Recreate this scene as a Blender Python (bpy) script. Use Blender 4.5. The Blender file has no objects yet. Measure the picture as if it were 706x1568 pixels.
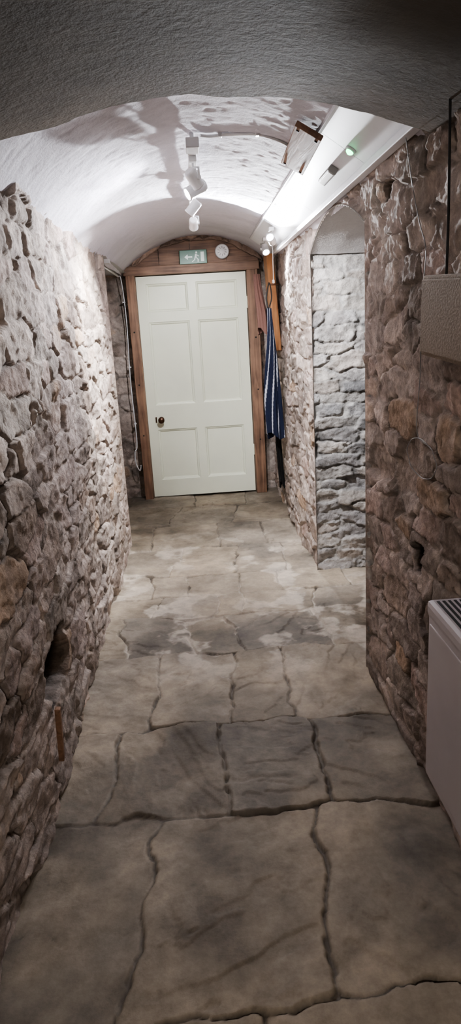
import bpy, bmesh, math
import numpy as np
from mathutils import Vector, Matrix

scene = bpy.context.scene
CAMZ = 1.52

# ------------------------------------------------------------------ noise
_lat = {}
def vnoise(x, y, seed=0):
    if seed not in _lat:
        _lat[seed] = np.random.RandomState(seed).rand(256, 256)
    L = _lat[seed]
    ix = np.floor(x).astype(int); iy = np.floor(y).astype(int)
    fx = x-ix; fy = y-iy
    fx = fx*fx*(3-2*fx); fy = fy*fy*(3-2*fy)
    a = L[ix % 256, iy % 256]; b = L[(ix+1) % 256, iy % 256]
    c = L[ix % 256, (iy+1) % 256]; d = L[(ix+1) % 256, (iy+1) % 256]
    return (a*(1-fx)+b*fx)*(1-fy)+(c*(1-fx)+d*fx)*fy - 0.5
def fbm(x, y, s, seed=0, o=4):
    r = 0; a = 1.0; ca, sa = math.cos(0.6), math.sin(0.6)
    for i in range(o):
        r = r+a*vnoise(x*s+i*17.3, y*s+i*9.1, seed+i*7)
        x, y = x*ca-y*sa, x*sa+y*ca
        s *= 2.03; a *= 0.5
    return r
def sstep(a, b, x):
    t = np.clip((x-a)/(b-a), 0, 1)
    return t*t*(3-2*t)

# ------------------------------------------------------------------ materials
def new_mat(name):
    m = bpy.data.materials.new(name); m.use_nodes = True
    nt = m.node_tree
    return m, nt, nt.nodes['Principled BSDF']
def simple(name, col, rough=0.5, metal=0.0, noise=0.06, nscale=30, bump=0.0, emit=None, estr=0):
    m, nt, b = new_mat(name)
    tc = nt.nodes.new('ShaderNodeTexCoord')
    n = nt.nodes.new('ShaderNodeTexNoise'); n.inputs['Scale'].default_value = nscale
    n.inputs['Detail'].default_value = 4
    nt.links.new(tc.outputs['Object'], n.inputs['Vector'])
    r = nt.nodes.new('ShaderNodeValToRGB')
    c = np.array(col)
    r.color_ramp.elements[0].position = 0.3; r.color_ramp.elements[1].position = 0.7
    r.color_ramp.elements[0].color = (*np.clip(c*(1-noise*2), 0, 1), 1)
    r.color_ramp.elements[1].color = (*np.clip(c*(1+noise), 0, 1), 1)
    nt.links.new(n.outputs['Fac'], r.inputs['Fac'])
    nt.links.new(r.outputs['Color'], b.inputs['Base Color'])
    b.inputs['Roughness'].default_value = rough
    b.inputs['Metallic'].default_value = metal
    if bump:
        bp = nt.nodes.new('ShaderNodeBump'); bp.inputs['Strength'].default_value = bump
        bp.inputs['Distance'].default_value = 0.004
        nt.links.new(n.outputs['Fac'], bp.inputs['Height'])
        nt.links.new(bp.outputs['Normal'], b.inputs['Normal'])
    if emit:
        b.inputs['Emission Color'].default_value = (*emit, 1)
        b.inputs['Emission Strength'].default_value = estr
    return m
def attr_mat(name, rough=0.85, s1=35, s2=140, bump=0.6, dist=0.006, var=0.25, spec=0.3, nrough=0.65, chunk=0.0):
    m, nt, b = new_mat(name)
    at = nt.nodes.new('ShaderNodeAttribute'); at.attribute_name = 'Col'
    tc = nt.nodes.new('ShaderNodeTexCoord')
    n1 = nt.nodes.new('ShaderNodeTexNoise'); n1.inputs['Scale'].default_value = s1
    n1.inputs['Detail'].default_value = 9; n1.inputs['Roughness'].default_value = nrough
    n2 = nt.nodes.new('ShaderNodeTexNoise'); n2.inputs['Scale'].default_value = s2
    n2.inputs['Detail'].default_value = 4
    for n in (n1, n2): nt.links.new(tc.outputs['Object'], n.inputs['Vector'])
    mr = nt.nodes.new('ShaderNodeMapRange')
    mr.inputs['From Min'].default_value = 0.3; mr.inputs['From Max'].default_value = 0.7
    mr.inputs['To Min'].default_value = 1-var; mr.inputs['To Max'].default_value = 1+var
    nt.links.new(n1.outputs['Fac'], mr.inputs['Value'])
    vm = nt.nodes.new('ShaderNodeVectorMath'); vm.operation = 'SCALE'
    nt.links.new(at.outputs['Color'], vm.inputs[0]); nt.links.new(mr.outputs['Result'], vm.inputs['Scale'])
    nt.links.new(vm.outputs['Vector'], b.inputs['Base Color'])
    ad = nt.nodes.new('ShaderNodeMath'); ad.operation = 'MULTIPLY_ADD'
    ad.inputs[1].default_value = 0.35
    nt.links.new(n2.outputs['Fac'], ad.inputs[0]); nt.links.new(n1.outputs['Fac'], ad.inputs[2])
    hout = ad.outputs['Value']
    if chunk:   # angular fracture facets
        wv = nt.nodes.new('ShaderNodeVectorMath'); wv.operation = 'MULTIPLY_ADD'
        wv.inputs[1].default_value = (0.05, 0.05, 0.05)
        nt.links.new(n1.outputs['Color'], wv.inputs[0]); nt.links.new(tc.outputs['Object'], wv.inputs[2])
        vo = nt.nodes.new('ShaderNodeTexVoronoi'); vo.inputs['Scale'].default_value = 24
        nt.links.new(wv.outputs['Vector'], vo.inputs['Vector'])
        a2 = nt.nodes.new('ShaderNodeMath'); a2.operation = 'MULTIPLY_ADD'; a2.inputs[1].default_value = chunk
        nt.links.new(vo.outputs['Distance'], a2.inputs[0]); nt.links.new(hout, a2.inputs[2]); hout = a2.outputs['Value']
    bp = nt.nodes.new('ShaderNodeBump'); bp.inputs['Strength'].default_value = bump
    bp.inputs['Distance'].default_value = dist
    nt.links.new(hout, bp.inputs['Height'])
    nt.links.new(bp.outputs['Normal'], b.inputs['Normal'])
    b.inputs['Roughness'].default_value = rough
    b.inputs['Specular IOR Level'].default_value = spec
    return m
def wood_mat(name, c1, c2, axis=2, rough=0.6, scale=1.0):
    m, nt, b = new_mat(name)
    tc = nt.nodes.new('ShaderNodeTexCoord'); mp = nt.nodes.new('ShaderNodeMapping')
    s = [22*scale, 22*scale, 22*scale]; s[axis] = 1.6*scale
    mp.inputs['Scale'].default_value = s
    nt.links.new(tc.outputs['Object'], mp.inputs['Vector'])
    n = nt.nodes.new('ShaderNodeTexNoise'); n.inputs['Scale'].default_value = 1.5
    n.inputs['Detail'].default_value = 7; n.inputs['Distortion'].default_value = 1.2
    nt.links.new(mp.outputs['Vector'], n.inputs['Vector'])
    n3 = nt.nodes.new('ShaderNodeTexNoise'); n3.inputs['Scale'].default_value = 7
    nt.links.new(tc.outputs['Object'], n3.inputs['Vector'])
    mx = nt.nodes.new('ShaderNodeMath'); mx.operation = 'MULTIPLY_ADD'; mx.inputs[1].default_value = 0.5
    nt.links.new(n3.outputs['Fac'], mx.inputs[0]); nt.links.new(n.outputs['Fac'], mx.inputs[2])
    r = nt.nodes.new('ShaderNodeValToRGB')
    r.color_ramp.elements[0].position = 0.5; r.color_ramp.elements[1].position = 0.95
    r.color_ramp.elements[0].color = (*c1, 1); r.color_ramp.elements[1].color = (*c2, 1)
    nt.links.new(mx.outputs['Value'], r.inputs['Fac'])
    nt.links.new(r.outputs['Color'], b.inputs['Base Color'])
    bp = nt.nodes.new('ShaderNodeBump'); bp.inputs['Strength'].default_value = 0.4
    bp.inputs['Distance'].default_value = 0.004
    nt.links.new(n.outputs['Fac'], bp.inputs['Height']); nt.links.new(bp.outputs['Normal'], b.inputs['Normal'])
    b.inputs['Roughness'].default_value = rough
    return m

M_stone = attr_mat('rubble_stone', 0.9, 22, 110, 0.9, 0.012, 0.36, 0.2, nrough=0.72, chunk=0.5)
M_floor = attr_mat('flagstone', 0.62, 10, 90, 0.40, 0.006, 0.34, 0.35, nrough=0.74)
M_plaster = attr_mat('limewash_plaster', 0.8, 40, 130, 0.6, 0.006, 0.04)
M_doorpaint = simple('cream_door_paint', (0.82, 0.85, 0.70), 0.4, noise=0.015, nscale=6)
M_frame = wood_mat('dark_frame_wood', (0.085, 0.045, 0.028), (0.30, 0.175, 0.11), 2)
M_frameh = wood_mat('lintel_wood', (0.11, 0.065, 0.045), (0.33, 0.205, 0.14), 0)
M_pine = wood_mat('orange_pine', (0.26, 0.11, 0.04), (0.46, 0.22, 0.09), 2)
M_hatch = wood_mat('hatch_wood', (0.16, 0.085, 0.05), (0.34, 0.20, 0.125), 1)
M_white = simple('white_paint', (0.76, 0.76, 0.79), 0.45, noise=0.02, nscale=12)
M_whitepl = simple('white_plastic', (0.80, 0.80, 0.80), 0.35, noise=0.01)
M_greypl = simple('grey_plastic', (0.30, 0.29, 0.29), 0.5, noise=0.03)
M_heater = simple('heater_enamel', (0.60, 0.56, 0.58), 0.4, noise=0.02, nscale=8)
M_dark = simple('dark_slot', (0.02, 0.02, 0.02), 0.7)
M_black = simple('black_rubber', (0.012, 0.012, 0.012), 0.6)
M_brass = simple('bronze_knob', (0.10, 0.05, 0.03), 0.3, metal=0.7)
M_lens = simple('lamp_lens', (0.9, 0.9, 0.95), 0.3, emit=(0.9, 0.93, 1.0), estr=60)
M_lensoff = simple('lamp_lens_dim', (0.9, 0.9, 0.95), 0.3, emit=(0.9, 0.93, 1.0), estr=4)
M_led = simple('green_led', (0.1, 0.9, 0.4), 0.3, emit=(0.05, 1.0, 0.35), estr=5)
M_green = simple('sign_green', (0.0, 0.10, 0.045), 0.35, noise=0.02)
M_signw = simple('sign_white', (0.70, 0.82, 0.76), 0.35, noise=0.01)
M_fab = simple('speaker_cloth', (0.33, 0.265, 0.205), 0.95, noise=0.12, nscale=160, bump=0.5)
M_cloth = attr_mat('striped_cotton', 0.9, 90, 300, 0.2, 0.001, 0.05)

# ------------------------------------------------------------------ mesh helpers
def grid_obj(name, P, C, mat, mask=None, parent=None):
    n, m = P.shape[:2]
    idx = np.arange(n*m).reshape(n, m)
    q = np.stack([idx[:-1, :-1], idx[1:, :-1], idx[1:, 1:], idx[:-1, 1:]], -1)
    if mask is not None: q = q[mask]
    q = q.reshape(-1, 4)
    me = bpy.data.meshes.new(name)
    me.vertices.add(n*m); me.vertices.foreach_set('co', P.reshape(-1).astype(np.float32))
    me.loops.add(q.size); me.loops.foreach_set('vertex_index', q.reshape(-1).astype(np.int32))
    me.polygons.add(len(q))
    me.polygons.foreach_set('loop_start', np.arange(0, q.size, 4, dtype=np.int32))
    me.polygons.foreach_set('loop_total', np.full(len(q), 4, dtype=np.int32))
    me.update(calc_edges=True)
    me.polygons.foreach_set('use_smooth', np.ones(len(q), dtype=bool))
    a = me.color_attributes.new('Col', 'FLOAT_COLOR', 'POINT')
    cc = np.ones((n*m, 4), dtype=np.float32); cc[:, :3] = C.reshape(-1, 3)
    a.data.foreach_set('color', cc.reshape(-1))
    if mask is not None:
        bm = bmesh.new(); bm.from_mesh(me)
        bmesh.ops.delete(bm, geom=[v for v in bm.verts if not v.link_faces], context='VERTS')
        bm.to_mesh(me); bm.free()
    me.materials.append(mat)
    o = bpy.data.objects.new(name, me); scene.collection.objects.link(o)
    if parent: o.parent = parent
    return o

class MB:
    """mesh builder collecting parts with materials into one bmesh"""
    def __init__(s): s.bm = bmesh.new(); s.mats = []
    def mi(s, m):
        if m not in s.mats: s.mats.append(m)
        return s.mats.index(m)
    def box(s, lo, hi, mat, M=None, bev=0.0):
        lo = Vector(lo); hi = Vector(hi); c = (lo+hi)/2; d = hi-lo
        r = bmesh.ops.create_cube(s.bm, size=1, matrix=Matrix.Translation(c) @ Matrix.Diagonal((*d, 1)))
        vs = r['verts']
        if bev > 0:
            es = list({e for v in vs for e in v.link_edges})
            rr = bmesh.ops.bevel(s.bm, geom=es, offset=bev, segments=2, affect='EDGES', profile=0.6)
            vs = list({v for f in rr['faces'] for v in f.verts} | {v for v in vs if v.is_valid})
        fs = {f for v in vs for f in v.link_faces}
        k = s.mi(mat)
        for f in fs: f.material_index = k
        if M is not None: bmesh.ops.transform(s.bm, matrix=M, verts=vs)
        return vs
    def lathe(s, prof, mat, M=Matrix.Identity(4), seg=28):
        k = s.mi(mat); rings = []
        for r, z in prof:
            rings.append([s.bm.verts.new(M @ Vector((max(r, 1e-5)*math.cos(2*math.pi*i/seg), max(r, 1e-5)*math.sin(2*math.pi*i/seg), z))) for i in range(seg)])
        for a, b in zip(rings[:-1], rings[1:]):
            for i in range(seg):
                f = s.bm.faces.new((a[i], a[(i+1) % seg], b[(i+1) % seg], b[i])); f.material_index = k; f.smooth = True
        for rr, rev in ((rings[0], True), (rings[-1], False)):
            f = s.bm.faces.new(rr[::-1] if rev else rr); f.material_index = k
    def face(s, pts, mat):
        f = s.bm.faces.new([s.bm.verts.new(p) for p in pts]); f.material_index = s.mi(mat); return f
    def tube(s, pts, r, mat, seg=8):
        pts = [Vector(p) for p in pts]; k = s.mi(mat); rings = []
        for i, p in enumerate(pts):
            t = (pts[min(i+1, len(pts)-1)]-pts[max(i-1, 0)]).normalized()
            up = Vector((0, 0, 1)) if abs(t.z) < 0.9 else Vector((1, 0, 0))
            a = t.cross(up).normalized(); b = t.cross(a)
            rings.append([s.bm.verts.new(p+a*r*math.cos(2*math.pi*j/seg)+b*r*math.sin(2*math.pi*j/seg)) for j in range(seg)])
        for A, B in zip(rings[:-1], rings[1:]):
            for i in range(seg):
                f = s.bm.faces.new((A[i], A[(i+1) % seg], B[(i+1) % seg], B[i])); f.material_index = k; f.smooth = True
        s.bm.faces.new(rings[0][::-1]).material_index = k; s.bm.faces.new(rings[-1]).material_index = k
    def done(s, name, parent=None):
        bmesh.ops.recalc_face_normals(s.bm, faces=s.bm.faces)
        me = bpy.data.meshes.new(name); s.bm.to_mesh(me); s.bm.free()
        for m in s.mats: me.materials.append(m)
        o = bpy.data.objects.new(name, me); scene.collection.objects.link(o)
        if parent: o.parent = parent
        return o
def empty(name, loc=(0, 0, 0)):
    e = bpy.data.objects.new(name, None); e.empty_display_size = 0.1
    scene.collection.objects.link(e); return e
def spline(pts, n=12):
    P = [Vector(p) for p in pts]; P = [2*P[0]-P[1]]+P+[2*P[-1]-P[-2]]; out = []
    for i in range(1, len(P)-2):
        for j in range(n):
            t = j/n
            out.append(0.5*((2*P[i])+(P[i+1]-P[i-1])*t+(2*P[i-1]-5*P[i]+4*P[i+1]-P[i+2])*t*t+(-P[i-1]+3*P[i]-3*P[i+1]+P[i+2])*t**3))
    out.append(P[-2]); return out
def aim(loc, d):
    q = Vector(d).normalized().to_track_quat('Z', 'Y')
    return Matrix.Translation(loc) @ q.to_matrix().to_4x4()

# ------------------------------------------------------------------ rubble: jittered rows of blocky cells
def rubble(u, v, seed, cell=(0.25, 0.105), jit=(0.85, 0.50), p=4.0, warp=1.0, rw=0.22):
    cu, cv = cell
    rs = np.random.RandomState(seed)
    K = 256
    JU = rs.uniform(-.5, .5, (K, K))*jit[0]; JV = rs.uniform(-.5, .5, (K, K))*jit[1]
    RW = rs.uniform(-rw, rw, (K, K)); RND = rs.rand(K, K, 5); OFF = rs.rand(K)
    SU = rs.uniform(0.6, 1.4, (K, K)); SH = rs.uniform(-0.35, 0.35, (K, K))
    u2 = (u+warp*(0.03*fbm(u, v, 3.0, seed+1, 2)+0.014*fbm(u, v, 15, seed+3, 4)))/cu
    v2 = (v+warp*(0.05*fbm(u, v, 1.6, seed+2, 2)+0.015*fbm(u, v, 13, seed+4, 4)))/cv
    F1 = np.full(u.shape, 9.0); F2 = np.full(u.shape, 9.0)
    I = np.zeros(u.shape, int); J = np.zeros(u.shape, int); DX = np.zeros(u.shape); DY_ = np.zeros(u.shape)
    cj = np.floor(v2).astype(int)
    for dj in (-2, -1, 0, 1, 2):
        j = cj+dj; off = OFF[j % K]
        ci = np.floor(u2-off).astype(int)
        for di in (-2, -1, 0, 1, 2):
            i = ci+di; a, b = i % K, j % K
            dx = u2-(i+0.5+off+JU[a, b]); dy = v2-(j+0.5+JV[a, b])
            dy = dy+dx*SH[a, b]; dxs = dx/SU[a, b]
            d = (np.abs(dxs)**p+np.abs(dy)**p)**(1/p)+RW[a, b]
            new = d < F1
            F2 = np.where(new, F1, np.minimum(F2, d))
            F1 = np.where(new, d, F1)
            I = np.where(new, a, I); J = np.where(new, b, J); DX = np.where(new, dx, DX); DY_ = np.where(new, dy, DY_)
    D = (F2-F1)*0.5*cv*1.25
    return D, RND[I, J], DX, DY_

PAL = np.array([[0.40, 0.325, 0.275], [0.46, 0.385, 0.335], [0.32, 0.26, 0.22], [0.50, 0.425, 0.375],
                [0.42, 0.325, 0.28], [0.37, 0.32, 0.28], [0.48, 0.36, 0.27], [0.47, 0.405, 0.36], [0.29, 0.245, 0.215],
                [0.44, 0.355, 0.315], [0.44, 0.375, 0.325], [0.38, 0.315, 0.27]])
PALG = np.array([[0.42, 0.41, 0.40], [0.48, 0.465, 0.44], [0.36, 0.355, 0.35], [0.51, 0.48, 0.44],
                 [0.45, 0.41, 0.37], [0.33, 0.33, 0.33]])
def stone_wall(name, org, U, V, N, lu, lv, seed, step=0.009, mask=None, holes=(), pal=PAL,
               cell=(0.25, 0.105), amp=0.85, edges=(1, 1, 0, 0), parent=None, tone=1.0, washk=0.55, jit=(0.85, 0.50), p=4.0, rw=0.22):
    nu = int(lu/step)+1; nv = int(lv/step)+1
    u, v = np.meshgrid(np.linspace(0, lu, nu), np.linspace(0, lv, nv), indexing='ij')
    D, R, LU, LV = rubble(u, v, seed, cell, jit, p, rw=rw)
    openj = np.clip(fbm(u, v, 3.5, seed+9, 3)+0.30, 0, 1)
    gap = 0.001+0.005*openj
    Dn = D+0.008*fbm(u, v, 34, seed+5, 3)
    m = sstep(gap-0.003, gap+0.006, Dn)
    tilt = np.clip(LU*(R[..., 1]-0.5), -.3, .3)*0.034+np.clip(LV*(R[..., 2]-0.5), -.3, .3)*0.034
    f1 = fbm(u+R[..., 0]*3, v*1.8+R[..., 1], 12, seed+6, 5)
    facet = np.floor(f1*5)/5+sstep(0, 0.35, f1*5-np.floor(f1*5))/5      # broken, stepped faces
    h = m*(0.007+0.015*R[..., 0]*(0.25+openj)+tilt+0.013*facet)*amp+(m-1)*0.013*openj*amp+0.007*fbm(u, v, 34, seed+7, 4)
    h += 0.036*fbm(u, v, 1.1, seed+8, 2)*amp
    deep = (R[..., 3] > 0.965)
    h -= deep*m*0.024
    pi = (R[..., 3]*0.999*len(pal)).astype(int)
    C = pal[pi]*(0.82+0.36*R[..., 4][..., None])
    mort = np.array([0.49, 0.425, 0.375]) if pal is PAL else np.array([0.45, 0.44, 0.42])
    mcol = mort*(0.80+0.5*(fbm(u, v, 6, seed+12, 3)+0.5)-0.55*openj)[..., None]
    mm = (sstep(gap-0.002, gap+0.008, Dn))[..., None]
    C = C*mm+mcol*(1-mm)
    wash = sstep(-0.15, 0.35, fbm(u, v, 3.6, seed+20, 6))[..., None]*washk*(0.5+0.5*mm)
    C = C*(1-wash)+np.array([0.59, 0.505, 0.46])*wash
    C *= (1+0.50*fbm(u, v, 9, seed+15, 5))[..., None]*tone
    h = h-0.018
    for (hu, hv, ru, rv, dep) in holes:
        q = (np.abs((u-hu)/ru)**3+np.abs((v-hv)/rv)**3)**(1/3)+0.35*fbm(u, v, 9, seed+31, 2)
        k = 1-sstep(0.88, 1.0, q)
        h = h*(1-k)-dep*k
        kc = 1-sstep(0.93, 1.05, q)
        C = C*(1-0.90*kc[..., None])  # shade inside the hole painted into the stone colour
    w = np.ones_like(h)
    if edges[0]: w *= sstep(0, 0.02, u)
    if edges[1]: w *= sstep(0, 0.02, lu-u)
    if edges[2]: w *= sstep(0, 0.02, v)
    if edges[3]: w *= sstep(0, 0.02, lv-v)
    fm = None
    if mask is not None:
        inside, dist = mask(u, v)
        w *= sstep(0, 0.02, dist)
        fm = ~(inside[:-1, :-1] & inside[1:, :-1] & inside[1:, 1:] & inside[:-1, 1:])
    h = h*w
    org, U, V, N = map(np.array, (org, U, V, N))
    P = org+u[..., None]*U+v[..., None]*V+h[..., None]*N
    return grid_obj(name, P, np.clip(C, 0.01, 0.9), M_stone, fm, parent)

XL, XR = -0.55, 0.68
Y0 = -1.5; YB = 6.22
stone_wall('wall_left', (XL, Y0, -0.02), (0, 1, 0), (0, 0, 1), (1, 0, 0), 4.75-Y0, 2.05, 14, 0.0065,
           holes=((2.18-Y0, 0.445, 0.20, 0.10, 0.28),), edges=(0, 1, 0, 0))
OY0, OY1, OS, ORISE = 2.75, 4.0, 1.87, 0.14
oc = (OY0+OY1)/2; oh = (OY1-OY0)/2; orad = (oh*oh+ORISE*ORISE)/(2*ORISE)
def arch_z(y):
    return OS+np.sqrt(np.maximum(orad**2-(y-oc)**2, 0))-(orad-ORISE)
def omask(u, v):
    y = u+Y0; z = v-0.02
    zt = arch_z(np.clip(y, OY0, OY1))
    ins = (y > OY0) & (y < OY1) & (z < zt)
    dist = np.maximum(np.maximum(OY0-y, y-OY1), z-zt)
    return ins, dist
stone_wall('wall_right', (XR, Y0, -0.02), (0, 1, 0), (0, 0, 1), (-1, 0, 0), YB+0.05-Y0, 2.08, 42, 0.0065,
           mask=omask, holes=((2.06-Y0, 0.77, 0.045, 0.055, 0.10), (2.44-Y0, 1.94, 0.05, 0.035, 0.09)), edges=(0, 0, 0, 0),
           cell=(0.24, 0.095), washk=0.45, tone=1.0)
stone_wall('wall_passage_far', (XR, OY1, -0.02), (1, 0, 0), (0, 0, 1), (0, -1, 0), 1.5, 1.9, 77, 0.006,
           pal=PALG, cell=(0.22, 0.075), edges=(1, 0, 0, 0), washk=0.2, jit=(0.9, 0.22), p=7.0, amp=0.85, rw=0.1, tone=0.88)
stone_wall('wall_passage_near', (XR, OY0, -0.02), (1, 0, 0), (0, 0, 1), (0, 1, 0), 1.5, 1.9, 78, 0.014,
           pal=PALG, edges=(1, 0, 0, 0))
stone_wall('wall_passage_end', (XR+1.48, OY0-0.1, -0.02), (0, 1, 0), (0, 0, 1), (-1, 0, 0), 1.45, 2.1, 79, 0.016, pal=PALG)
stone_wall('wall_back', (-1.35, YB+0.03, -0.02), (1, 0, 0), (0, 0, 1), (0, -1, 0), 2.2, 2.45, 90, 0.011, cell=(0.2, 0.11), tone=0.85)
stone_wall('wall_recess_left', (-1.3, 4.7, -0.02), (0, 1, 0), (0, 0, 1), (1, 0, 0), 1.6, 2.1, 91, 0.016)
stone_wall('wall_recess_front', (-1.35, 4.75, -0.02), (1, 0, 0), (0, 0, 1), (0, 1, 0), 0.80, 2.1, 92, 0.016, edges=(0, 1, 0, 0))
stone_wall('wall_rear', (-0.7, Y0+0.02, -0.02), (1, 0, 0), (0, 0, 1), (0, 1, 0), 1.5, 2.2, 93, 0.02)

# ------------------------------------------------------------------ vault ceiling
xc = (XL+XR)/2; hw = (XR-XL)/2+0.03
def vaultz(x, rise=0.27, zs=1.985):
    R = (hw*hw+rise*rise)/(2*rise)
    return zs+np.sqrt(np.maximum(R*R-(x-xc)**2, 0))-(R-rise)+0.02*(x-xc)
xs = np.linspace(xc-hw, xc+hw, 150); ys = np.linspace(1.85, YB+0.05, 520)
Yg, Xg = np.meshgrid(ys, xs, indexing='ij')
pit = np.clip(fbm(Xg, Yg, 18, 212, 4)-0.15, 0, 1)
lump = 0.014*fbm(Xg, Yg, 3.5, 200, 2)+0.0028*fbm(Xg, Yg, 28, 210, 3)+0.008*pit
Zg = vaultz(Xg)+lump
Cg = np.ones(Xg.shape+(3,))*np.array([0.66, 0.64, 0.69])
st = sstep(0.1, 0.5, fbm(Xg, Yg, 5, 230, 4))[..., None]
Cg = Cg*(1-0.10*st)
grid_obj('ceiling', np.stack([Xg, Yg, Zg], -1), Cg, M_plaster)
ys = np.linspace(OY0, OY1, 70); xs = np.linspace(XR-0.005, XR+1.5, 80)
Xg, Yg = np.meshgrid(xs, ys, indexing='ij')
Zg = arch_z(Yg)+0.010*fbm(Xg, Yg, 6, 240, 3)*sstep(0, 0.03, Xg-XR)
grid_obj('ceiling_passage', np.stack([Xg, Yg, Zg], -1), np.ones(Xg.shape+(3,))*np.array([0.60, 0.59, 0.59]), M_plaster)
xs = np.linspace(-1.35, XL+0.02, 50); ys = np.linspace(4.7, YB+0.06, 90)
Xg, Yg = np.meshgrid(xs, ys, indexing='ij')
grid_obj('ceiling_recess', np.stack([Xg, Yg, 1.99+0.01*fbm(Xg, Yg, 6, 250, 3)], -1), np.ones(Xg.shape+(3,))*0.6, M_plaster)

# low arch nearest the viewer (walls tucked beneath it)
YA = 2.02
hw2 = 0.72; xc2 = 0.075; rise2 = 0.150; R2 = (hw2**2+rise2**2)/(2*rise2)
xs = np.linspace(xc2-hw2, xc2+hw2, 190); ys = np.linspace(Y0, YA, 420)
Yg, Xg = np.meshgrid(ys, xs, indexing='ij')
base = 1.953+np.sqrt(np.maximum(R2**2-(Xg-xc2)**2, 0))-(R2-rise2)
Zg = base+0.006*fbm(Xg, Yg, 2.5, 330, 1)
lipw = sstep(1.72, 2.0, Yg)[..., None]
Cg = (np.array([0.10, 0.088, 0.074])*(1-lipw)+np.array([0.20, 0.175, 0.145])*lipw)*(1+0.35*fbm(Xg, Yg, 9, 335, 6))[..., None]  # unlit look painted in: soffit colour darkens away from the lip
rag = 0.05*fbm(Xg, Yg*0, 6, 340, 5)
Yr = Yg+rag*sstep(YA-0.3, YA, Yg)
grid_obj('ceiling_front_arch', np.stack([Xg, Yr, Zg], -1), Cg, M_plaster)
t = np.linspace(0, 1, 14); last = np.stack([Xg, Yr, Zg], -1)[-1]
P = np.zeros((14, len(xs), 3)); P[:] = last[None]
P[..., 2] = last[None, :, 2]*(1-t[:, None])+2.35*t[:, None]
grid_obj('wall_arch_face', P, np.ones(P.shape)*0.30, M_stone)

# sloping white boards along right haunch
mb = MB()
A = Vector((0.495, 0, 2.150)); B = Vector((0.672, 0, 2.028)); dr = (B-A).normalized(); nn = Vector((-dr.z, 0, dr.x))
if nn.z > 0: nn = -nn
for y0, y1 in ((1.90, 2.62), (2.623, 3.68), (3.683, 4.55), (4.553, 5.62)):
    pts = []
    for yy in (y0, y1):
        pts += [A+Vector((0, yy, 0)), B+Vector((0, yy, 0)), B-nn*0.02+Vector((0, yy, 0)), A-nn*0.02+Vector((0, yy, 0))]
    vs = [mb.bm.verts.new(p) for p in pts]; k = mb.mi(M_white)
    for f in ((0, 1, 2, 3), (7, 6, 5, 4), (0, 4, 5, 1), (1, 5, 6, 2), (2, 6, 7, 3), (3, 7, 4, 0)):
        mb.bm.faces.new([vs[i] for i in f]).material_index = k
mb.box((0.640, 1.90, 2.012), (0.672, 5.62, 2.040), M_white, bev=0.004)
mb.box((0.484, 2.06, 2.148), (0.500, 5.62, 2.175), M_white, bev=0.003)
mb.done('trim_1')

# ------------------------------------------------------------------ floor
fx0, fx1 = -1.35, 2.2; fy0, fy1 = Y0, YB+0.06
xs = np.concatenate([np.arange(fx0, -0.62, 0.02), np.arange(-0.62, 1.1, 0.0058), np.arange(1.1, fx1, 0.02)])
ys = np.concatenate([np.arange(fy0, 0.9, 0.02), np.arange(0.9, 4.6, 0.0058), np.arange(4.6, fy1, 0.012)])
Xg, Yg = np.meshgrid(xs, ys, indexing='ij')
wx = Xg+0.060*fbm(Xg, Yg, 1.7, 401, 2)+0.036*fbm(Xg, Yg, 8, 402, 5)
wy = Yg+0.080*fbm(Xg, Yg, 1.5, 403, 2)+0.042*fbm(Xg, Yg, 7, 404, 5)
rows = [(-2.0, [-.9, -.2, .4, 1.0, 1.6]), (-1.2, [-.5, .1, .6, 1.2]), (-0.6, [-.9, -.3, .25, .8, 1.4]), (0.0, [-.5, 0.05, .55, 1.1]),
        (0.62, [-.9, -.33, .12, .6, 1.2]), (1.20, [-.95, -.256, .235, .98, 1.4]), (1.87, [-.95, -.40, .0, .337, .95, 1.5]),
        (2.36, [-.8, -.28, .06, .30, .80, 1.5]), (2.98, [-.9, -.42, -.10, .14, .60, 1.3]), (3.42, [-.9, -.33, .02, .16, .57, 1.2]),
        (3.72, [-.8, -.36, -.12, .20, .44, .85, 1.4]), (4.08, [-.9, -.22, .18, .50, 1.0]), (4.62, [-.8, -.40, .10, .45, 1.0]),
        (5.2, [-.9, -.3, .22, .7]), (5.75, [-.7, -.12, .38, .9]), (6.6, [])]
rs = np.random.RandomState(5)
D = np.zeros_like(Xg)+0.001; RR = np.zeros(Xg.shape+(5,)); LU = np.zeros_like(Xg); LV = np.zeros_like(Xg)
for i in range(len(rows)-1):
    lo, hi = rows[i][0], rows[i+1][0]
    s = (wy >= lo) & (wy < hi)
    ub = np.array([-3.0]+rows[i][1]+[4.0]); rnd = rs.rand(len(ub), 5)
    uu = wx[s]+(wy[s]-lo)*rs.uniform(-0.2, 0.2); vv = wy[s]
    k = np.clip(np.searchsorted(ub, uu)-1, 0, len(ub)-2)
    du = np.minimum(uu-ub[k], ub[k+1]-uu); dv = np.minimum(vv-lo, hi-vv)
    r = 0.02; cr = (du < r) & (dv < r)
    D[s] = np.where(cr, r-np.hypot(r-du, r-dv), np.minimum(du, dv)); RR[s] = rnd[k]
    LU[s] = uu-(ub[k]+ub[k+1])/2; LV[s] = vv-(lo+hi)/2
gapn = 0.0005+0.009*np.clip(fbm(Xg, Yg, 3, 420, 3)+0.12, 0, 1)
Dn = D+0.006*fbm(Xg, Yg, 30, 405, 3)
m = sstep(gapn-0.002, gapn+0.006, Dn)
ang = RR[..., 0]*3.14; ca, sa = np.cos(ang), np.sin(ang)
ux = Xg*ca+Yg*sa; vy = -Xg*sa+Yg*ca
lay = fbm(ux*0.7+RR[..., 3]*9, vy*1.8+RR[..., 1]*5, 2.2, 410, 6)
q5 = lay*4+RR[..., 2]; led = np.floor(q5)/4; frac = q5-np.floor(q5)
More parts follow.
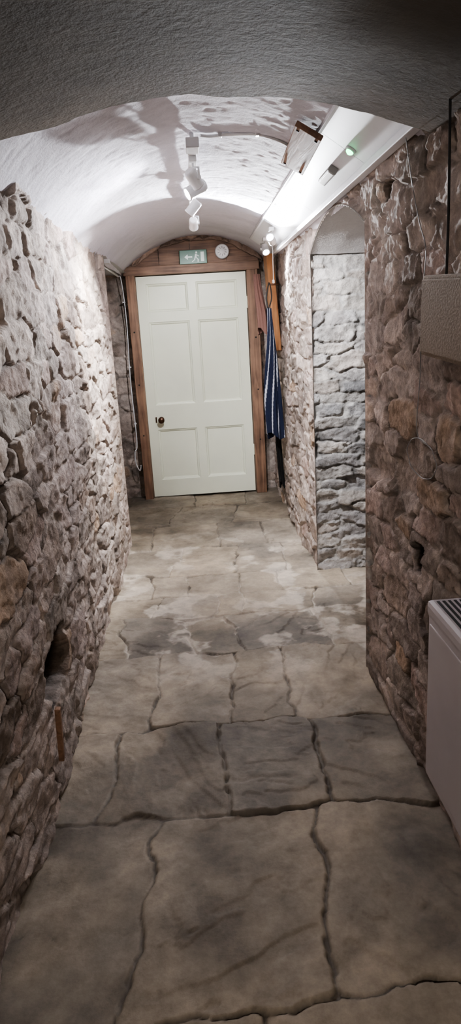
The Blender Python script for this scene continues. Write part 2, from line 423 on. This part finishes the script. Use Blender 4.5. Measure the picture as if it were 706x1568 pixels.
sharp = np.clip(fbm(Xg, Yg, 2.2, 470, 3)*2+0.35, 0, 1)
strata = led+(sharp*sstep(0.0, 0.07, frac)+(1-sharp)*frac)/4
crack = np.abs(fbm(Xg, Yg, 1.8, 450, 6)); crk = (1-sstep(0.0, 0.006, crack))*sstep(0.1, 0.3, fbm(Xg, Yg, 1.5, 460, 2))
h = m*(0.007+0.004*RR[..., 0])+m*(LU*(RR[..., 1]-.5)*0.016+LV*(RR[..., 2]-.5)*0.016)+m*0.020*strata+0.0028*fbm(Xg, Yg, 9, 406, 5)-0.003*crk
C = np.array([0.27, 0.228, 0.175])*(0.72+0.56*RR[..., 4][..., None])
g = 0.40*RR[..., 3][..., None]
C = C*(1-g)+np.array([0.25, 0.230, 0.205])*g
C *= (1+0.90*fbm(Xg, Yg, 3.5, 407, 6))[..., None]
sand = np.array([0.42, 0.35, 0.262]); sm = (sstep(0.0, 0.40, fbm(Xg, Yg, 2.6, 430, 6)))[..., None]*0.45
C = C*(1-sm)+sand*sm
edge = (1-sstep(0.0, 0.06, frac))*m*sharp
C *= (1-0.25*crk-0.14*edge)[..., None]
jc = np.array([0.115, 0.098, 0.080])
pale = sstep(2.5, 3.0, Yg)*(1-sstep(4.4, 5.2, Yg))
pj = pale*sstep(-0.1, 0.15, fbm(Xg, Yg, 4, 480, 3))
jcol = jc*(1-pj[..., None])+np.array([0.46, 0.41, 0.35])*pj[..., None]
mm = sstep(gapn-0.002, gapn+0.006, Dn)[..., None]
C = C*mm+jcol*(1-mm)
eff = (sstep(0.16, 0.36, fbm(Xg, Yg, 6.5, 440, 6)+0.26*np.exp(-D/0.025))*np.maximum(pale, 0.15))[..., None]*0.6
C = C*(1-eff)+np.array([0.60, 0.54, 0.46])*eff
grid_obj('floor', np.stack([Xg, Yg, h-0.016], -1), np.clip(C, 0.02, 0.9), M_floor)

# ------------------------------------------------------------------ door
DY = 6.17; dx0, dx1 = -0.46, 0.485; dz0, dz1 = 0.012, 1.955
door = empty('door_1')
mb = MB()
pans = [(-0.378, -0.022, 1.66, 1.893), (0.050, 0.405, 1.66, 1.893), (-0.378, -0.022, 0.855, 1.575), (0.050, 0.405, 0.855, 1.575),
        (-0.378, -0.022, 0.168, 0.634), (0.050, 0.405, 0.168, 0.634)]
gx = [dx0, -0.378, -0.022, 0.050, 0.405, dx1]; gz = [dz0, 0.168, 0.634, 0.855, 1.575, 1.66, 1.893, dz1]
for i in range(5):
    for j in range(7):
        cx = (gx[i]+gx[i+1])/2; cz = (gz[j]+gz[j+1])/2
        if any(a < cx < b and c < cz < d for a, b, c, d in pans): continue
        mb.face([(gx[i], DY, gz[j]), (gx[i+1], DY, gz[j]), (gx[i+1], DY, gz[j+1]), (gx[i], DY, gz[j+1])], M_doorpaint)
for a, b, c, d in pans:
    rings = []
    for ins, dep in ((0, 0), (0.004, 0.008), (0.014, 0.011), (0.022, 0.022), (0.030, 0.022)):
        rings.append([(a+ins, DY+dep, c+ins), (b-ins, DY+dep, c+ins), (b-ins, DY+dep, d-ins), (a+ins, DY+dep, d-ins)])
    for r0, r1 in zip(rings[:-1], rings[1:]):
        for q in range(4):
            mb.face([r0[q], r0[(q+1) % 4], r1[(q+1) % 4], r1[q]], M_doorpaint)
    mb.face(rings[-1], M_doorpaint)
bmesh.ops.remove_doubles(mb.bm, verts=mb.bm.verts, dist=0.0005)
for pts in ([(dx0, DY, dz0), (dx0, DY+.04, dz0), (dx0, DY+.04, dz1), (dx0, DY, dz1)], [(dx1, DY, dz0), (dx1, DY+.04, dz0), (dx1, DY+.04, dz1), (dx1, DY, dz1)],
            [(dx0, DY, dz1), (dx1, DY, dz1), (dx1, DY+.04, dz1), (dx0, DY+.04, dz1)], [(dx0, DY, dz0), (dx1, DY, dz0), (dx1, DY+.04, dz0), (dx0, DY+.04, dz0)],
            [(dx0, DY+.04, dz0), (dx1, DY+.04, dz0), (dx1, DY+.04, dz1), (dx0, DY+.04, dz1)]):
    mb.face(pts, M_doorpaint)
mb.done('leaf', door)
mb = MB()
K = aim((-0.338, DY, 0.725), (0, -1, 0))
mb.lathe([(0.026, 0), (0.026, 0.004), (0.011, 0.008), (0.010, 0.030), (0.018, 0.036), (0.028, 0.047), (0.029, 0.056), (0.022, 0.066), (0.0, 0.069)], M_brass, K)
mb.box((-0.392, DY-0.006, 0.70), (-0.378, DY, 0.75), M_brass, bev=0.002)
mb.done('knob', door)
mb = MB()
mb.box((-0.540, 6.10, 0.0), (-0.467, 6.26, 1.99), M_frame, bev=0.006)
mb.box((0.490, 6.10, 0.0), (0.585, 6.26, 1.99), M_frame, bev=0.006)
mb.box((-0.475, 6.13, 0.0), (-0.462, 6.2, 1.96), M_frame, bev=0.003)
mb.box((-0.555, 6.09, 1.962), (0.60, 6.26, 2.035), M_frameh, bev=0.007)
for zz in (0.5, 0.95, 1.4):
    mb.lathe([(0.007, 0), (0.007, 0.003), (0.0, 0.005)], M_dark, aim((0.545, 6.10, zz), (0, -1, 0)), 12)
    mb.lathe([(0.007, 0), (0.007, 0.003), (0.0, 0.005)], M_dark, aim((-0.505, 6.10, zz+.1), (0, -1, 0)), 12)
for zz in (0.35, 1.65): mb.box((0.478, DY-0.008, zz), (0.494, DY+0.002, zz+0.10), M_doorpaint, bev=0.002)
mb.done('frame', door)
# boarding above the lintel, below the vault
mb = MB()
xa, xb = -0.53, 0.60
bnd = [xa, -0.25, 0.02, 0.33, xb]
for i in range(len(bnd)-1):
    X = np.linspace(bnd[i]+0.002, bnd[i+1]-0.002, 14)
    yq = 6.17+0.004*(i % 2)
    top = [(x, yq, float(vaultz(x))-0.005) for x in X]; bot = [(x, yq, 2.02) for x in X]
    for j in range(13):
        mb.face([bot[j], bot[j+1], top[j+1], top[j]], M_frameh)
mb.done('trim_2')
# rough stone rim of the end arch
X = np.linspace(xa-0.03, xb+0.03, 160); W = np.linspace(0, 1, 14)
Xg, Wg = np.meshgrid(X, W, indexing='ij')
Zt = vaultz(Xg)+0.02; th = 0.055+0.03*fbm(Xg, Xg*0, 9, 520, 3)
Dr, Rr, a_, b_ = rubble(Xg, Wg*0.07, 521, (0.13, 0.2))
Yq = 6.125+0.03*(1-sstep(0, 0.012, Dr))+0.012*fbm(Xg, Wg*0.1, 20, 522, 3)
Zr = Zt-th*np.minimum(Wg*1.25, 1.0); Yq = Yq+0.07*sstep(0.8, 1.0, Wg)
grid_obj('trim_3', np.stack([Xg, Yq, Zr], -1), np.ones(Xg.shape+(3,))*np.array([0.33, 0.245, 0.195])*(0.7+0.7*Rr[..., 4])[..., None], M_stone)

# exit sign
mb = MB()
sx, sz = 0.045, 2.085
mb.box((sx-0.115, 6.078, sz-0.055), (sx+0.115, 6.088, sz+0.055), M_green, bev=0.002)
y = 6.0765
def rect(x0, x1, z0, z1): mb.face([(sx+x0, y, sz+z0), (sx+x1, y, sz+z0), (sx+x1, y, sz+z1), (sx+x0, y, sz+z1)], M_signw)
rect(0.064, 0.092, -0.038, 0.038)
mb.face([(sx-.008, y, sz+.006), (sx-.045, y, sz+.006), (sx-.045, y, sz-.006), (sx-.008, y, sz-.006)], M_signw)
mb.face([(sx-.075, y, sz), (sx-.045, y, sz+.022), (sx-.045, y, sz-.022)], M_signw)
mb.lathe([(0.008, 0), (0.008, 0.0008)], M_signw, aim((sx+.028, y, sz+.034), (0, -1, 0)), 14)
mb.face([(sx+.018, y, sz+.024), (sx+.034, y, sz+.022), (sx+.028, y, sz-.004), (sx+.012, y, sz-.002)], M_signw)
mb.face([(sx+.012, y, sz-.002), (sx+.022, y, sz-.004), (sx+.014, y, sz-.024), (sx-.008, y, sz-.042), (sx-.012, y, sz-.036), (sx+.006, y, sz-.022)], M_signw)
mb.face([(sx+.018, y, sz-.004), (sx+.028, y, sz-.004), (sx+.046, y, sz-.020), (sx+.042, y, sz-.042), (sx+.035, y, sz-.042), (sx+.036, y, sz-.022)], M_signw)
mb.face([(sx+.032, y, sz+.020), (sx+.050, y, sz+.006), (sx+.046, y, sz+.001), (sx+.028, y, sz+.012)], M_signw)
mb.box((sx-0.10, 6.088, sz-0.03), (sx+0.10, 6.165, sz+0.03), M_whitepl)
mb.done('fire_exit_sign')
mb = MB()
Msm = aim((0.292, 6.160, 2.120), (0, -1, 0))
mb.lathe([(0.058, 0), (0.060, 0.03), (0.058, 0.060), (0.048, 0.068), (0.046, 0.066), (0.030, 0.072), (0.0, 0.074)], M_whitepl, Msm, 36)
for a in range(10):
    mb.box((-0.002, 0.022, 0.0705), (0.002, 0.040, 0.0725), M_greypl, M=Msm @ Matrix.Rotation(a*math.pi/5, 4, 'Z'))
mb.done('smoke_alarm')

# ------------------------------------------------------------------ track light
def spot_head(parent, name, piv, d, L=0.10, R=0.030, lens=M_lens, power=20, cone=80, blend=0.5, col=(0.96, 0.96, 1.0), size=0.02, z_ceil=None):
    mb = MB(); d = Vector(d).normalized(); piv = Vector(piv)
    Mx = aim(piv-d*L*0.5, d)
    mb.lathe([(R*0.75, 0), (R*0.95, 0.006), (R, 0.015), (R, L*0.92), (R*1.06, L*0.93), (R*1.06, L), (R*0.86, L), (R*0.80, L*0.95)], M_whitepl, Mx)
    mb.lathe([(R*0.80, 0), (R*0.80, 0.001)], lens, aim(piv+d*(L*0.5-0.003), d))
    zc = z_ceil if z_ceil else piv.z+0.1
    side = d.cross(Vector((0, 0, 1))).normalized()*(R+0.004)
    mb.tube([piv+side, piv+side+Vector((0, 0, R+0.012)), piv+Vector((0, 0, R+0.016)), (piv.x, piv.y, zc)], 0.005, M_whitepl)
    mb.tube([piv+side*1.15, piv+side*0.8], 0.009, M_whitepl)
    mb.box((piv.x-0.016, piv.y-0.035, zc-0.022), (piv.x+0.016, piv.y+0.035, zc), M_whitepl, bev=0.003)
    mb.done(name, parent)
    l = bpy.data.lights.new(name+'_light', 'SPOT'); l.energy = power; l.spot_size = math.radians(cone); l.spot_blend = blend
    l.color = col; l.shadow_soft_size = size
    lo = bpy.data.objects.new(name+'_light', l); scene.collection.objects.link(lo)
    lo.matrix_world = aim(piv+d*(L*0.5+0.012), -d); lo.parent = parent
    return lo
PW = 2.7
track = empty('track_light')
mb = MB()
rz = 2.205
mb.box((0.030, 2.98, rz), (0.066, 4.45, rz+0.022), M_whitepl, bev=0.003)
mb.box((0.022, 2.93, rz-0.012), (0.074, 3.04, rz+0.026), M_whitepl, bev=0.004)
for yy in (3.0, 3.7, 4.40): mb.box((0.040, yy, rz+0.02), (0.056, yy+0.03, 2.262), M_whitepl)
mb.done('rail', track)
spot_head(track, 'head_1', (0.048, 3.15, 2.125), (0.62, 0.72, -0.80), lens=M_lensoff, power=38*PW, cone=88, z_ceil=rz, blend=0.9, L=0.08, R=0.026)
spot_head(track, 'head_2', (0.060, 3.42, 2.130), (-0.75, -0.22, -0.40), lens=M_lens, power=12*PW, cone=135, blend=0.9, z_ceil=rz, col=(0.90, 0.91, 1.0))
spot_head(track, 'head_3', (0.048, 3.85, 2.120), (-0.75, 0.15, -0.80), lens=M_lensoff, power=46*PW, cone=88, z_ceil=rz, blend=0.9, L=0.08, R=0.026, col=(1, .97, .96))
spot_head(track, 'head_4', (0.048, 4.35, 2.110), (0.0, 1.0, -0.48), lens=M_lensoff, power=21*PW, cone=66, z_ceil=rz, blend=0.8, L=0.08, R=0.026)
side = empty('ceiling_spotlight')
spot_head(side, 'head_1', (0.545, 4.66, 2.030), (-0.36, -1.0, 0.34), lens=M_lens, power=75*PW, cone=78, z_ceil=2.105, blend=0.3, col=(0.92, 0.95, 1.0), L=0.08, R=0.026)
spot_head(side, 'head_2', (0.560, 5.20, 2.030), (0.1, -0.8, -0.75), lens=M_lens, power=15*PW, cone=110, z_ceil=2.105, blend=0.6, L=0.08, R=0.026)
mb = MB(); mb.tube(spline([(0.575, 4.9, 2.08), (0.578, 4.9, 1.98), (0.576, 4.9, 1.80)]), 0.002, M_whitepl)
mb.lathe([(0.003, 0), (0.008, 0.006), (0.007, 0.022), (0.0, 0.026)], M_whitepl, Matrix.Translation((0.576, 4.9, 1.775)), 12)
mb.done('pull_cord', side)
mb = MB()
pts = [(0.082, 2.985), (0.12, 3.0), (0.20, 2.96), (0.30, 2.90), (0.38, 2.90), (0.44, 2.93)]
pp = [Vector((x, y_, float(vaultz(x))-0.008)) for x, y_ in pts]
mb.tube(spline(pp), 0.006, M_whitepl)
for x, y_ in ((0.16, 2.985), (0.30, 2.90)): mb.box((x-.008, y_-.012, float(vaultz(x))-0.015), (x+.008, y_+.012, float(vaultz(x))+0.01), M_whitepl, bev=0.002)
mb.done('electrical_conduit', track)
# wooden hatch board
mb = MB()
a = Vector((0.405, 0, 2.185)); b = Vector((0.500, 0, 2.128))
ang = math.atan2(-(b-a).z, (b-a).x)
Mh = Matrix.Translation((0.450, 2.80, 2.136)) @ Matrix.Rotation(ang, 4, 'Y') @ Matrix.Rotation(math.radians(-2), 4, 'Z')
mb.box((-0.052, -0.24, -0.008), (0.052, 0.27, 0.012), M_hatch, M=Mh, bev=0.003)
for yy in (-0.21, 0.24):
    for xx in (-0.036, 0.036): mb.lathe([(0.006, 0), (0.005, 0.003), (0, 0.004)], M_dark, Mh @ aim((xx, yy, -0.008), (0, 0, -1)), 10)
mb.done('ceiling_hatch_board')
def on_board(f, y): return A+(B-A)*f+Vector((0, y, 0))
Rb = Matrix.Rotation(math.atan2(-(B-A).z, (B-A).x), 4, 'Y')
mb = MB(); Me = Matrix.Translation(on_board(0.55, 2.58)) @ Rb
mb.lathe([(0.020, 0), (0.020, -0.004), (0.012, -0.010), (0.0, -0.011)], M_whitepl, Me)
mb.lathe([(0.014, -0.006), (0.013, -0.014), (0.006, -0.019), (0.0, -0.020)], M_led, Me)
mb.box((-0.014, 0.02, -0.006), (0.014, 0.05, 0), M_whitepl, M=Me, bev=0.002)
mb.done('emergency_light_indicator')
mb = MB(); Me = Matrix.Translation(on_board(0.54, 2.96)) @ Rb
mb.box((-0.018, -0.11, -0.026), (0.018, 0.11, 0), M_greypl, M=Me, bev=0.004)
mb.box((-0.012, -0.10, -0.028), (0.012, 0.10, -0.025), M_whitepl, M=Me, bev=0.001)
mb.done('junction_box')

# ------------------------------------------------------------------ heater
mb = MB()
hx0, hx1, hy0, hy1, hz0, hz1 = 0.572, 0.668, 0.90, 1.64, 0.26, 0.79
mb.box((hx0, hy0, hz0), (hx1, hy1, hz1-0.012), M_heater, bev=0.012)
mb.box((hx0-0.004, hy0-0.004, hz1-0.045), (hx1, hy1+0.004, hz1), M_heater, bev=0.014)
for i in range(5):
    x = hx0+0.016+i*0.015
    mb.box((x, hy0+0.03, hz1-0.004), (x+0.0075, hy1-0.018, hz1+0.0012), M_dark)
mb.box((hx0-0.003, hy0+0.02, hz0+0.03), (hx0+0.004, hy1-0.02, hz1-0.06), M_heater, bev=0.003)
for yy in (hy0+0.08, hy1-0.12): mb.box((hx1-0.01, yy, hz0+0.08), (0.70, yy+0.04, hz1-0.08), M_greypl)
mb.done('wall_heater')

# ------------------------------------------------------------------ speaker + cords
mb = MB()
Ms = Matrix.Translation((0.635, 1.66, 1.505)) @ Matrix.Rotation(math.radians(3), 4, 'X')
mb.box((-0.035, -0.16, -0.10), (0.045, 0.16, 0.10), M_fab, M=Ms, bev=0.006)
mb.box((-0.041, -0.150, -0.090), (-0.034, 0.150, 0.090), M_fab, M=Ms, bev=0.003)
mb.box((-0.030, 0.155, -0.090), (0.040, 0.162, 0.090), M_fab, M=Ms, bev=0.002)
mb.tube(spline([(0.645, 1.77, 1.60), (0.648, 1.775, 1.75), (0.650, 1.785, 1.9), (0.650, 1.79, 2.02)]), 0.0035, M_black)
mb.done('wall_speaker')
mb = MB()
c = [(0.650, 2.14, 2.01), (0.655, 2.08, 1.86), (0.650, 2.00, 1.76), (0.645, 1.93, 1.68), (0.650, 1.97, 1.55), (0.645, 1.96, 1.35), (0.645, 1.98, 1.18)]
th0 = math.pi*0.7
for i in range(15):
    th = th0+i*0.46
    c.append((0.643-0.003*(i % 2), 1.93+0.13*math.cos(th), 1.11+0.056*math.sin(th)))
mb.tube(spline(c, 6), 0.0015, M_greypl, 6)
mb.done('loose_cable')
mb = MB()
mb.tube(spline([(-0.60, 6.10, 1.97), (-0.578, 6.12, 1.93), (-0.568, 6.15, 1.6), (-0.582, 6.15, 1.1), (-0.575, 6.14, 0.55), (-0.60, 6.12, 0.45), (-0.60, 6.12, 0.35), (-0.57, 6.12, 0.28), (-0.555, 6.12, 0.33)]), 0.0045, M_white)
for zz in (1.75, 1.2, 0.7): mb.box((-0.586, 6.14, zz), (-0.564, 6.19, zz+0.010), M_white, bev=0.002)
mb.done('cable_conduit')
mb = MB()
mb.box((-0.70, 4.80, 1.955), (-0.52, 4.86, 1.985), M_whitepl, bev=0.004)
mb.tube([(-0.60, 4.84, 1.965), (-0.60, 6.12, 1.965)], 0.008, M_whitepl)
mb.done('ceiling_pipe')
mb = MB()
Mk = Matrix.Translation((-0.530, 2.00, 0.25)) @ Matrix.Rotation(math.radians(6), 4, 'X') @ Matrix.Rotation(math.radians(4), 4, 'Y')
mb.box((-0.010, -0.010, -0.11), (0.008, 0.010, 0.10), M_hatch, M=Mk, bev=0.003)
mb.done('wooden_batten')

# coat rack board + clothes
mb = MB()
Mp = Matrix.Translation((0.632, 5.55, 1.66)) @ Matrix.Rotation(math.radians(-3.2), 4, 'Y')
mb.box((-0.020, -0.10, -0.36), (0.034, 0.12, 0.36), M_pine, M=Mp, bev=0.004)
mb.done('coat_rack_board')
def garment(name, cx, cy, z0, z1, w_top, w_bot, dep, fn, mat, seed, folds=5, parent=None, drift=0.02):
    nu, nv = 140, 160
    th, t = np.meshgrid(np.linspace(0, 2*np.pi, nu), np.linspace(0, 1, nv), indexing='ij')
    w = w_top+(w_bot-w_top)*sstep(0, 0.75, t)
    f = 1+0.18*np.sin(folds*th+1.5*t+seed)*sstep(0.02, 0.4, t)+0.08*np.sin((folds*2+1)*th-2*t)
    X = cx+w*f*np.cos(th)+0.008*np.sin(5*t+seed)+drift*t
    Y = cy+dep*(0.5+0.5*sstep(0, .5, t))*f*np.sin(th)
    Z = z1-(z1-z0)*t+0.03*np.sin(2*th)*t
    return grid_obj(name, np.stack([X, Y, Z], -1), fn(th, t), mat, parent=parent)
def stripes(th, t):
    s = (th*3.6/np.pi+t*1.5) % 1.0
    wv = ((s > 0.30) & (s < 0.46))
    return np.where(wv[..., None], np.array([0.56, 0.59, 0.66]), np.array([0.010, 0.015, 0.038]))
coat = empty('striped_apron')
garment('cloth', 0.572, 5.27, 0.66, 1.62, 0.018, 0.062, 0.045, stripes, M_cloth, 1.0, parent=coat)
mb = MB()
mb.tube(spline([(0.572, 5.27, 1.62), (0.565, 5.28, 1.70), (0.59, 5.29, 1.80), (0.605, 5.30, 1.70), (0.580, 5.28, 1.62)]), 0.005, M_black)
mb.tube(spline([(0.665, 5.31, 1.79), (0.60, 5.30, 1.79), (0.585, 5.30, 1.805)]), 0.006, M_brass)
mb.done('neck_strap', coat)
garment('black_umbrella', 0.625, 5.44, 0.22, 1.26, 0.010, 0.020, 0.020, lambda a, b: np.ones(a.shape+(3,))*0.012, M_cloth, 2.0, 6)
garment('brown_scarf', 0.555, 5.80, 1.45, 1.90, 0.028, 0.042, 0.04, lambda a, b: np.ones(a.shape+(3,))*np.array([0.20, 0.11, 0.09]), M_cloth, 4.0, 4)

# ------------------------------------------------------------------ added fill light behind the camera, with a made-up lamp body
bl = empty('added_fill_lamp')
mb = MB()
Mb = aim((0.06, -1.1, 2.04), (0, 0, -1))
mb.lathe([(0.10, 0), (0.10, 0.02), (0.085, 0.03), (0.075, 0.05), (0.0, 0.06)], M_whitepl, Mb)
mb.done('fill_housing', bl)
l = bpy.data.lights.new('fill_spot', 'SPOT'); l.energy = 50; l.spot_size = math.radians(96); l.spot_blend = 1.0
l.shadow_soft_size = 0.12; l.color = (1.0, 0.91, 0.83)
lo = bpy.data.objects.new('fill_spot', l); scene.collection.objects.link(lo)
lo.matrix_world = aim((0.06, -1.1, 1.95), Vector((0, -0.95, 0.40))); lo.parent = bl

w = bpy.data.worlds.new('World'); scene.world = w; w.use_nodes = True
w.node_tree.nodes['Background'].inputs['Color'].default_value = (0.02, 0.02, 0.022, 1)
w.node_tree.nodes['Background'].inputs['Strength'].default_value = 1

# ------------------------------------------------------------------ camera
cam = bpy.data.cameras.new('camera'); co = bpy.data.objects.new('camera', cam); scene.collection.objects.link(co)
cam.sensor_fit = 'VERTICAL'; cam.sensor_height = 24.0; cam.sensor_width = 24.0; cam.lens = 24.0*1589/2400
cam.clip_start = 0.02
r = Vector((0.9970, -0.0538, -0.0566)).normalized(); bk = Vector((-0.0369, -0.9632, 0.2662)).normalized()
up = bk.cross(r).normalized(); r = up.cross(bk)
co.matrix_world = Matrix(((r.x, up.x, bk.x, 0), (r.y, up.y, bk.y, 0), (r.z, up.z, bk.z, CAMZ), (0, 0, 0, 1)))
scene.camera = co
scene.view_settings.view_transform = 'AgX'
scene.view_settings.look = 'AgX - Medium High Contrast'
scene.view_settings.exposure = 0.9
